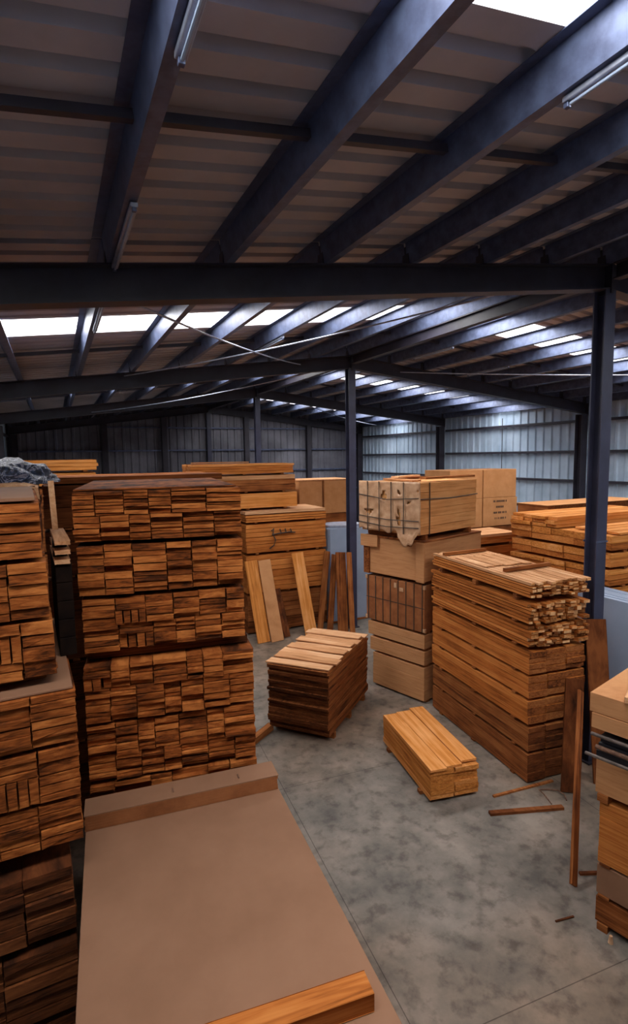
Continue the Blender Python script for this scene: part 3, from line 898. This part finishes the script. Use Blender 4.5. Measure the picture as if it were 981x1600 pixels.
# --- S: centre stack on the floor
hS = 41.0
cS = from_corner(3.075, 6.20, hS, 1.62, .90, side=-1)
root = pack('low stack of thin dark boards in the aisle, ragged ends toward the viewer', cS[0], cS[1], 0.0, .985, 1.62, .90, hS, 1, 20, 'brown|rough_dark', .03, 160, bearer=.085, bearers=3, vary=.3, colj=.1, sidej=.02, gap=.003)
rd = random.Random(5)
dl = Vector((math.cos(R(hS)), math.sin(R(hS)))); sl = Vector((-dl.y, dl.x))
yy = -.80; i = 0
while yy < .72:
    wv = rd.uniform(.13, .22)
    o = D.objects.new('cover_board', bmesh_for(.18, .90, .018, 'pale', i % 4, .004)); C.objects.link(o)
    o.scale = (wv / .18, rd.uniform(.97, 1.05), 1)
    p = Vector(cS) + dl * (yy + wv / 2) + sl * rd.uniform(-.02, .03)
    o.location = (p.x, p.y, .985 + .011 + (.023 if i % 2 else 0)); o.rotation_euler = (0, 0, R(hS + rd.uniform(-1.6, 1.6)))
    tag(o, 'pale thin board laid crosswise on the low aisle stack, %s from the near end' % (ords[i] if i < 9 else 'tenth'), 'board', 'cover boards on the aisle stack')
    yy += wv * 1.0; i += 1
o = D.objects.new('timber_block', bmesh_for(.09, .5, .09, 'brown', 1, .002)); C.objects.link(o); p = gp = Vector((2.55, 6.86)) ; o.location = (2.33, 6.78, .046); o.rotation_euler = (0, 0, R(hS - 95)); tag(o, 'squared timber foot sticking out at the left of the low aisle stack', 'block')

# --- small bundle
hN = 80.0
cN = from_corner(3.49, 4.60, hN, 1.33, .60, side=1)
root = empty('plank_bundle', (cN[0], cN[1], 0), R(hN - 90))
for i, y in enumerate((-.45, .45)):
    o = D.objects.new('bearer', bmesh_for(.07, .64, .04, 'brown', i, .001)); C.objects.link(o); o.parent = root; o.location = (0, y, .02); o.rotation_euler = (0, 0, R(90))
rd = random.Random(9)
for c in range(2):
    for l in range(6):
        o = D.objects.new('board', bmesh_for(.29, 1.33, .055, 'amber', rd.randrange(4), .0015)); C.objects.link(o); o.parent = root
        o.location = (-.15 + .30 * c + rd.uniform(-.006, .006), rd.uniform(-.02, .015), .04 + .028 + l * .0555)
for c in range(3):
    o = D.objects.new('board', bmesh_for(.197, 1.34, .028, 'amber', c, .001)); C.objects.link(o); o.parent = root
    o.location = (-.20 + .20 * c, [-.03, 0, .035][c], .04 + 6 * .0555 + .016 + (.012 if c == 2 else 0))
tag(root, 'small neat bundle of orange planks lying alone on the floor in the aisle', 'plank bundle')

# --- R: right stack
hRt = 83.5
gR = 'packs in the tall right stack'
cR = from_corner(4.715, 4.40, hRt, 2.08, .80, side=1)
rs = [(2.125, .245, 10, 5, 'end', 'orange', 'top pack of the tall right stack, pale ragged batten ends'),
      (1.865, .255, 10, 5, 'end', 'orange', 'second pack from the top of the tall right stack, ragged batten ends'),
      (1.59, .27, 9, 6, 'end', 'orange', 'third pack down in the tall right stack, ragged batten ends above the dark seam'),
      (1.28, .29, 3, 4, 'orange', 'orange', 'fourth pack down in the tall right stack, smooth plank ends below the dark seam'),
      (0.995, .28, 3, 3, 'orange', 'orange', 'fifth pack down in the tall right stack'),
      (0.69, .30, 3, 3, 'orange', 'orange', 'sixth pack down in the tall right stack, above the lower dark seam'),
      (0.36, .31, 3, 4, 'brown', 'orange', 'second pack from the floor in the tall right stack'),
      (0.0, .355, 3, 3, 'brown', 'orange', 'pack on the floor at the foot of the tall right stack')]
for i, (z, h, c, l, mt_, sm_, lb) in enumerate(rs):
    rag = i < 3
    pk = pack(lb, cR[0] + (.012 if i > 5 else 0) - (.01 if i % 2 else 0), cR[1] + (.05 if i < 3 else 0) * 0, z, h - .006, 2.08, .80 if not rag else .82, hRt, c, l, 'orange|end' if mt_ == 'end' else (mt_ + '|brown' if mt_ == 'orange' else mt_ + '|rough_dark'), .045 if rag else .012, 200 + i,
              bearer=.022 if i else .06, bearers=3, vary=.3 if rag else .12, group=gR, topmat='pale|end' if i == 0 else None, gap=.012 if rag else .004, colj=.35 if rag else .1)
# battens with pale sawn ends fill the ragged front: the boards there are battens
dR = Vector((math.cos(R(hRt)), math.sin(R(hRt)))); sR = Vector((dR.y, -dR.x))
def onR(t, s_, z): 
    p = Vector(cR) + dR * t + sR * s_
    return (p.x, p.y, z)
for i, (t, lb) in enumerate(((.80, 'brown batten laid across the back of the tall right stack'), (-.42, 'brown batten laid across the front of the tall right stack'))):
    o = D.objects.new('cross_batten', bmesh_for(.05, .78, .045, 'brown', i, .001)); C.objects.link(o)
    o.location = onR(t, -.02 if i == 0 else .06, 2.364 + .024); o.rotation_euler = (0, 0, R(hRt - 90 + 8 + 90)); tag(o, lb, 'batten')
for i in range(5):
    o = D.objects.new('loose_board', bmesh_for(.13, 1.5, .014, 'pale', i % 4, .0015)); C.objects.link(o)
    # between the cross battens and behind
    o.scale = (1, .46, 1)
    o.location = onR(.18 + .03 * (i % 2), -.30 + .148 * i, 2.364 + .009); o.rotation_euler = (0, 0, R(hRt - 90 + rd.uniform(-2, 2)))
    tag(o, 'pale thin board between the cross battens of the tall right stack, %s from left' % ords[i], 'board', 'pale boards on the tall right stack')

# --- P: carton and board stack left of R
hP = 17.0
def blockP(name, z, h, L, W, mat, lab, dx=0, dy=0, rot=hP, cat='board pack', layers=0, seams=True):
    c = Vector((4.90 + dx, 6.60 + dy)); d = Vector((math.cos(R(rot)), math.sin(R(rot)))); s = Vector((-d.y, d.x))
    p = c + d * L / 2 + s * W / 2
    root = empty(name, (p.x, p.y, z), R(rot - 90))
    bm = bmesh.new()
    n_ = max(1, layers)
    for q in range(n_):
        j = random.uniform(0, .006) if layers else 0
        box(bm, -W / 2 + j, W / 2 - j * .5, -L / 2 + j, L / 2, .035 + (h - .035) * q / n_, .035 + (h - .035) * (q + 1) / n_ - (.002 if layers else 0), .003)
    build('pack_body', bm, mat, root)
    for y in (-L / 2 + .12, L / 2 - .12):
        bm = bmesh.new(); box(bm, -W / 2 + .01, W / 2 - .01, y - .04, y + .04, 0, .034, .002); build('bearer', bm, 'brown', root)
    tag(root, lab, cat, 'blocks in the carton stack')
    return root
random.seed(11)
blockP('panel_block', 0.0, .56, 1.5, 1.04, 'tan', 'big smooth tan block on the floor under the carton stack', layers=3)
blockP('panel_block', .565, .25, 1.5, 1.10, 'tan', 'thin tan panel block second from the floor in the carton stack', layers=2)
blockP('panel_block', .82, .255, 1.5, 1.14, 'tan', 'thin tan panel block just under the dark strapped carton', layers=2)
# strapped dark carton
r = blockP('strapped_carton', 1.08, .76, 1.45, 1.17, 'card_dark', 'dark brown carton with upright bands in the middle of the carton stack', cat='carton')
for q in range(8):
    x = -.54 + q * .155
    bm = bmesh.new(); box(bm, x - .007, x + .007, -.732, -.727, .035, .765); box(bm, x - .007, x + .007, -.73, .72, .761, .766)
    build('band', bm, 'strap', r)
for x, zz, w_, h_ in ((.03, .64, .05, .08), (-.05 + .2, .60, .08, .06)):
    bm = bmesh.new(); box(bm, x - w_ / 2, x + w_ / 2, -.738, -.7285, zz, zz + h_, .002); build('paper_label', bm, 'film', r)
for x in (-.58, .58):
    for zz in (.035, .70):
        bm = bmesh.new(); box(bm, x - .02, x + .02, -.737, -.70, zz, zz + .06, .003); build('corner_guard', bm, 'film', r)
bm = bmesh.new(); box(bm, -.585, .585, -.731, -.7265, .40, .41); build('seam', bm, 'strap', r)
# tan block above with end boards
r = blockP('panel_block', 1.86, .63, 1.55, 1.18, 'tan', 'tan panel block with raised corner boards, under the wrapped timber at the top', layers=1)
bm = bmesh.new(); box(bm, -.62, -.50, -.80, -.777, .02, .64, .003); build('corner_board', bm, 'brown', r)
bm = bmesh.new(); box(bm, .44, .595, -.80, -.777, .02, .64, .003); build('corner_board', bm, 'tan', r)
bm = bmesh.new(); box(bm, .25, .35, -.79, -.777, .55, .64, .003); build('cleat_board', bm, 'brown', r)
bm = bmesh.new(); box(bm, -.66, -.30, -.83, -.80, .47, .66, .003); build('cleat_board', bm, 'tan', r)
bm = bmesh.new(); box(bm, -.60, .60, -.80, .77, .63, .655, .003); build('top_board', bm, 'brown', r)
# wrapped timber on top
cP = from_corner(4.80, 6.62, hP, 1.55, 1.13, side=-1)
r = pack('wired timber pack topping the carton stack, torn beige wrap on its left end', cP[0], cP[1], 2.52, .86, 1.55, 1.13, hP, 6, 6, 'honey', .012, 300, bearer=.08, bearers=2, vary=.1, colj=.05)
for c_ in r.children:
    pass
# wire ties
for q in range(4):
    x = -.40 + q * .24
    bm = bmesh.new(); tube(bm, [(x, -.825, .87), (x + .01, -.835, .5), (x, -.825, .09)], .008, 6); build('wire', bm, 'strap', r)
for zz, sag in ((.66, .06), (.32, .03), (.22, .04)):
    bm = bmesh.new(); tube(bm, [(-.60, -.815, zz), (0, -.84, zz - sag), (.59, -.815, zz - .02), ], .007, 6); build('wire', bm, 'strap', r)
bm = bmesh.new(); tube(bm, [(.575, -.79, .62), (.578, 0, .60), (.575, .79, .62)], .008, 6); build('wire', bm, 'strap', r)
for y in (-.52,):
    bm = bmesh.new(); tube(bm, [(.575, y, .86), (.58, y, .45), (.575, y, .07)], .008, 6); build('wire', bm, 'strap', r)
# torn wrap: sheet over the left end face, ragged lower edge with a hanging tail near the corner
from mathutils import noise
bm = bmesh.new(); nx, nz = 40, 26; grid = []
for a in range(nx + 1):
    x = -.60 + 1.22 * a / nx; colv = []
    t = a / nx
    low = .10 + .06 * noise.noise(Vector((t * 9, 0, 3)))
    if .62 < t < .98: low -= .30 * math.sin((t - .62) / .36 * math.pi) ** 1.5 * (0.7 + .5 * noise.noise(Vector((t * 14, 2, 0))))
    for b in range(nz + 1):
        z_ = low + (.875 - low) * b / nz
        y = -.790 - .009 * (1 + noise.noise(Vector((x * 9, z_ * 9, 1)))) - .008 * (1 + noise.noise(Vector((x * 3, z_ * 16, 4))))
        if z_ < .06: y -= .03
        colv.append(bm.verts.new((x, y, z_)))
    grid.append(colv)
for a in range(nx):
    for b in range(nz):
        # holes where the wrap is torn away
        h_ = noise.noise(Vector((a * .21, b * .26, 7)))
        if h_ > .46 and 3 < b < 22: continue
        bm.faces.new((grid[a][b], grid[a + 1][b], grid[a + 1][b + 1], grid[a][b + 1]))
o = build('torn_wrap', bm, 'film', r, True); md = o.modifiers.new('s', 'SOLIDIFY'); md.thickness = .003; o['label'] = 'torn beige plastic wrap'
bm = bmesh.new(); grid = []
for a in range(9):
    colv = []
    for b in range(15):
        t = b / 14
        colv.append(bm.verts.new((-.60 - .02 * math.sin(a) - .05 * math.sin(t * 4), -.70 + a * .02 - .08 * t * (1 + .6 * math.sin(b * 1.3 + a)), .80 - .52 * t)))
    grid.append(colv)
for a in range(8):
    for b in range(14): bm.faces.new((grid[a][b], grid[a + 1][b], grid[a + 1][b + 1], grid[a][b + 1]))
o = build('torn_wrap', bm, 'film', r, True); md = o.modifiers.new('s', 'SOLIDIFY'); md.thickness = .003; o['label'] = 'flap of beige wrap hanging at the left'
# loose boards on top of it
dP = Vector((math.cos(R(hP)), math.sin(R(hP)))); sP = Vector((-dP.y, dP.x))
for i, (t, s_, L, wd, th, hh, mt_, lb) in enumerate(((.15, -.45, 1.25, .12, .035, hP - 3, 'brown', 'long dark board lying along the right edge on top of the wrapped timber'),
        (-.35, .10, .9, .16, .03, hP + 70, 'pale', 'pale board crosswise on the wrapped timber, near the front'),
        (.05, .32, .8, .14, .03, hP + 12, 'pale', 'pale board on the wrapped timber, toward the back left'),
        (.40, .42, .7, .12, .03, hP + 5, 'brown', 'short brown board at the back of the wrapped timber top'))):
    o = D.objects.new('loose_board', bmesh_for(wd, L, th, mt_, i, .0015)); C.objects.link(o)
    p = Vector(cP) + dP * t + sP * s_
    o.location = (p.x, p.y, 3.384 + th / 2 + .036 * (i in (0, 2))); o.rotation_euler = (0, 0, R(hh - 90)); tag(o, lb, 'board')

# --- cardboard cartons beyond P
def carton(x0, x1, y0, d, z0_, z1_, lab, prints=False, rot=0):
    root = empty('cardboard_carton', ((x0 + x1) / 2, y0 + d / 2, z0_), R(rot))
    w2 = (x1 - x0) / 2 - .004; h = z1_ - z0_ - .004
    bm = bmesh.new(); box(bm, -w2, w2, -d / 2, d / 2, 0, h, .008); build('carton_body', bm, 'card', root)
    bm = bmesh.new(); box(bm, -.025, .025, -d / 2 + .01, d / 2 - .01, h + .0005, h + .0025); build('tape', bm, 'card_dark', root)
    if prints:
        for q, (xx, ww) in enumerate(((.0, .42), (-.02, .22), (.0, .40), (.02, .36))):
            bm = bmesh.new(); x = xx - ww / 2
            rdp = random.Random(q)
            while x < xx + ww / 2:
                lw = rdp.uniform(.018, .034)
                box(bm, x, x + lw, -d / 2 - .003, -d / 2 - .0005, h * .84 - q * .13, h * .84 - q * .13 + .045)
                x += lw + rdp.choice((.008, .008, .03))
            build('printed_line', bm, 'ink', root)
    tag(root, lab, 'carton', 'cardboard cartons beyond the carton stack')
y0 = 9.5
carton(7.70, 8.62, y0, .9, 2.80, 3.44, 'upper left cardboard carton behind the wrapped timber')
carton(8.64, 9.62, y0, .9, 2.80, 3.44, 'upper right plain cardboard carton, its corner against the grey wall')
carton(7.70, 8.62, y0, .9, 2.15, 2.80, 'lower left cardboard carton mostly hidden by the wrapped timber')
carton(8.64, 9.66, y0, .9, 2.15, 2.80, 'lower right cardboard carton with four dark printed lines', True)
for i, (z, h) in enumerate(((1.45, .695), (.75, .695), (0, .745))):
    pack(['timber pack directly under the cardboard cartons', 'middle timber pack under the cardboard cartons', 'floor-level timber pack under the cardboard cartons'][i], 8.68, 9.95, z, h - .006, 2.0, .95, 0, 2, 4, 'brown', .01, 310 + i, bearer=.05, group='packs under the cartons')
# orange pack with bright top in front of the cartons
for i, (z, h, mt_) in enumerate(((2.12, .21, 'orange'), (1.75, .35, 'orange'), (.9, .84, 'brown'), (0, .89, 'brown'))):
    pack(['brown pack with pale top boards just in front of the printed carton', 'second pack down in front of the printed carton', 'third pack down in front of the printed carton', 'floor-level pack in front of the printed carton'][i],
         7.08, 8.05, z, h - .006, 1.5, .75, 0, 3, 3, mt_, .03, 320 + i, bearer=.03, topmat='pale' if i == 0 else None, group='packs in front of the cartons')

# --- Q: big orange stack right, boards heading left-right
gQ = 'packs in the orange stack behind the thick column'
for i, (z, h, l) in enumerate(((2.40, .24, 2), (2.16, .235, 2), (1.90, .255, 3), (1.55, .345, 3), (1.15, .395, 3), (.6, .545, 3), (0, .595, 3))):
    pack('orange pack, %s down in the big stack behind the thick column' % ords[i + 1], 6.90 + 1.15 + .02 * (i % 2), 5.98, z, h - .006, 2.3, 1.86, 0, 5, l, 'orange', .03, 330 + i, bearer=.03, vary=.15, group=gQ, topmat='amber')
pack('shallow top pack of bright boards on the big orange stack behind the thick column', 6.9 + 1.2, 6.45, 2.64, .17, 2.4, .9, 0, 4, 3, 'amber', .04, 345, bearer=0, bearers=0, vary=.1, group=gQ)
rd = random.Random(21)
for i in range(4):
    o = D.objects.new('loose_board', bmesh_for(.19, 2.2, .03, 'amber', i % 4, .002)); C.objects.link(o)
    o.location = (8.15 + rd.uniform(-.02, .1), 5.14 + .2 * i - (.0), 2.656); o.rotation_euler = (0, 0, R(90 + rd.uniform(-1.5, 1.5)))
    tag(o, 'bright orange board on top of the stack behind the thick column, %s from front' % ords[i], 'board', 'loose boards on the big orange stack')
# low wall of brown sheets behind Q
root = empty('brown_panel_stack', (9.65, 7.88, 0))
bm = bmesh.new(); random.seed(2)
for q in range(14):
    box(bm, -1.25 + random.uniform(0, .03), 1.5, -.38, .38, .06 + q * .195, .06 + q * .195 + .19, .004)
build('panels', bm, 'brown', root)
bm = bmesh.new(); box(bm, -1.2, 1.5, -.36, .36, 0, .06); build('base', bm, 'brown', root)
bm = bmesh.new(); box(bm, -1.26, 1.5, -.39, .39, 2.79, 2.80, .002); build('top_sheet', bm, 'card', root)
tag(root, 'brown panel stack with a pale dusty top, behind the big orange stack', 'panel stack')

# --- pale grey sheet stack behind T
root = empty('pale_panel_stack', (6.62, 3.95, 0))
bm = bmesh.new()
for q in range(8):
    box(bm, -.26 + q * .065, -.26 + q * .065 + .062, -1.25, 1.18, .04, 1.92 - (.03 if q == 1 else .0) - .004 * (q % 3), .003)
build('panels', bm, 'white_sheet', root)
for y in (-1, 0, 1):
    bm = bmesh.new(); box(bm, -.3, .3, y - .04, y + .04, 0, .04); build('bearer', bm, 'brown', root)
bm = bmesh.new(); box(bm, -.264, -.235, .02, .22, 1.905, 1.925, .002); box(bm, -.268, -.262, -.05, .18, 1.88, 1.90); build('chipped_edge', bm, 'galv', root)
tag(root, 'upright pale blue-grey panels standing on edge at the right, behind the leaning long board', 'panels')

# --- leaning wide board and lath at column 1
lean(5.50, 4.00, 5.64, 4.30, 1.84, .23, .03, 'rough_dark', 'wide dark plank leaning against the thick right column', upv=(-.6, -1, 0), name='leaning_plank')
lean(3.90, 3.09, 4.97, 3.93, 1.22, .075, .03, 'brown', 'long thin brown lath slanting from the floor toward the thick column', upv=(0.0, -1, 0.2), name='leaning_lath')
lean(5.02, 4.06, 5.17, 4.17, 1.25, .20, .03, 'rough_dark', 'shorter dark plank leaning next to the tall right stack', upv=(-.6, -1, 0), name='leaning_plank')

# --- T: mixed pile at the right edge
hT = -75.0
def blockT(name, z, h, mat, lab, dx=0., dy=0., L=1.9, W=1.2, layers=1, rot=hT, gap=0.02, cat='board pack'):
    c = Vector((3.725 + dx, 2.74 + dy)); d = Vector((math.cos(R(rot)), math.sin(R(rot)))); s = Vector((-d.y, d.x))
    p = c + d * L / 2 + s * W / 2
    root = empty(name, (p.x, p.y, z), R(rot - 90))
    bm = bmesh.new()
    hh = h - gap
    for q in range(layers):
        j = random.uniform(-.006, .006) if layers > 1 else 0
        box(bm, -W / 2, W / 2 + j, -L / 2 + j, L / 2, gap + hh * q / layers, gap + hh * (q + 1) / layers - (.002 if layers > 1 else 0), .003)
    build('pack_body', bm, mat, root)
    if gap > .005:
        for y in (-L / 2 + .06, 0, L / 2 - .1):
            bm = bmesh.new(); box(bm, -W / 2 + .02, W / 2 + .012, y - .04, y + .04, 0, gap - .0005, .001); build('bearer', bm, 'brown', root)
    tag(root, lab, cat, 'pile at the right edge')
    return root
# the local x axis of blockT points toward the aisle (heading -90 gives +x west), sides mirrored by design
blockT('panel_block', 0.0, .27, 'brown', 'reddish brown block on the floor at the foot of the right edge pile', gap=.06, layers=1)
blockT('panel_block', .272, .275, 'mdf', 'pale grey-tan slab above the floor block of the right edge pile', gap=.03)
blockT('plank_block', .55, .53, 'orange', 'orange plank block with a bright top edge in the right edge pile', gap=.02, layers=4)
blockT('panel_block', 1.09, .34, 'tan', 'smooth tan block under the dark clutter in the right edge pile', gap=.06, dx=-.03, dy=.02)
blockT('panel_block', 1.665, .12, 'tan', 'lower light wooden slab above the dark clutter in the right edge pile', dx=-.05, dy=.06, gap=.0)
blockT('panel_block', 1.79, .15, 'tan', 'topmost light wooden slab of the right edge pile', dx=-.05, dy=.08, gap=.0, layers=1)
# dark clutter between
cT = Vector((3.725, 2.74)); dT = Vector((math.cos(R(hT)), math.sin(R(hT)))); sT = Vector((-dT.y, dT.x))
def ptT(t, s_, z): p = cT + dT * t + sT * s_; return Vector((p.x, p.y, z))
bm = bmesh.new()
for k, (z, s0, s1) in enumerate(((1.44, -.02, 1.1), (1.50, -.05, 1.1), (1.56, -.03, 1.1))):
    bar(bm, ptT(-.03 + .01 * k, .5, z + .025), ptT(1.85, .5, z + .025), 1.05 - .02 * k, .05)
tag(build('dark_sheet_bundle', bm, 'black'), 'black layered sheets and trays in the right edge pile', 'sheets')
for k, (t0, t1, s_, z, r_, mt_, lb) in enumerate(((-.06, 1.7, -.055, 1.625, .014, 'tube', 'grey metal tube along the top of the black sheets at the right edge'), (-.08, .32, -.10, 1.475, .013, 'tube', 'short dull metal tube poking out low beside the black sheets at the right edge'), (-.02, 1.7, -.06, 1.535, .018, 'rust', 'brown metal bar between the black sheets at the right edge'))):
    bm = bmesh.new(); tube(bm, [ptT(t0, s_, z), ptT((t0 + t1) / 2, s_ - .004, z + .002), ptT(t1, s_, z)], r_, 10)
    tag(build('metal_tube', bm, mt_), lb, 'tube')
o = D.objects.new('wood_offcut', bmesh_for(.10, .42, .05, 'pale', 0, .001)); C.objects.link(o); p = (3.93, 2.62, 1.94 + .027); o.location = p; o.rotation_euler = (0, 0, R(15 - 90 + 12)); tag(o, 'small light wood offcut on top of the right edge pile', 'offcut')

# --- bits on the floor
def floor_bar(a, b, w_, h_, mat, lab, name='floor_lath', z=0.0):
    bm = bmesh.new(); bar(bm, (*a, z + h_ / 2), (*b, z + h_ / 2), w_, h_); return tag(build(name, bm, mat), lab, 'lath')
floor_bar((3.95, 4.17), (4.72, 3.90), .055, .03, 'rough_dark', 'dark grooved lath lying on the floor before the tall right stack')
floor_bar((4.20, 4.38), (5.02, 4.30), .03, .02, 'brown', 'thin brown lath running under the foot of the tall right stack toward the aisle')
floor_bar((4.083, 3.175), (4.252, 3.10), .03, .02, 'rough_dark', 'short dark stick between the slanting lath and the right edge pile')
floor_bar((3.476, 2.905), (3.649, 2.875), .014, .01, 'rough_dark', 'tiny dark splinter alone on the floor near the right edge pile', 'splinter')
bm = bmesh.new()
tube(bm, [(4.62, 3.96, .045), (4.68, 4.12, .05), (4.72, 4.22, .03), (4.84, 4.20, .012), (4.90, 4.12, .03), (4.91, 4.04, .02), (4.86, 3.97, .012)], .007, 6)
tag(build('wire_loop', bm, 'rust'), 'bent rusty wire loop on the floor beside the dark lath', 'wire')
bm = bmesh.new(); bmesh.ops.create_cone(bm, cap_ends=True, segments=16, radius1=.02, radius2=.012, depth=.06)
o = build('plastic_cap', bm, 'film'); o.location = (3.70, 2.58, .03); tag(o, 'small pale cap standing on the floor at the foot of the right edge pile', 'cap')
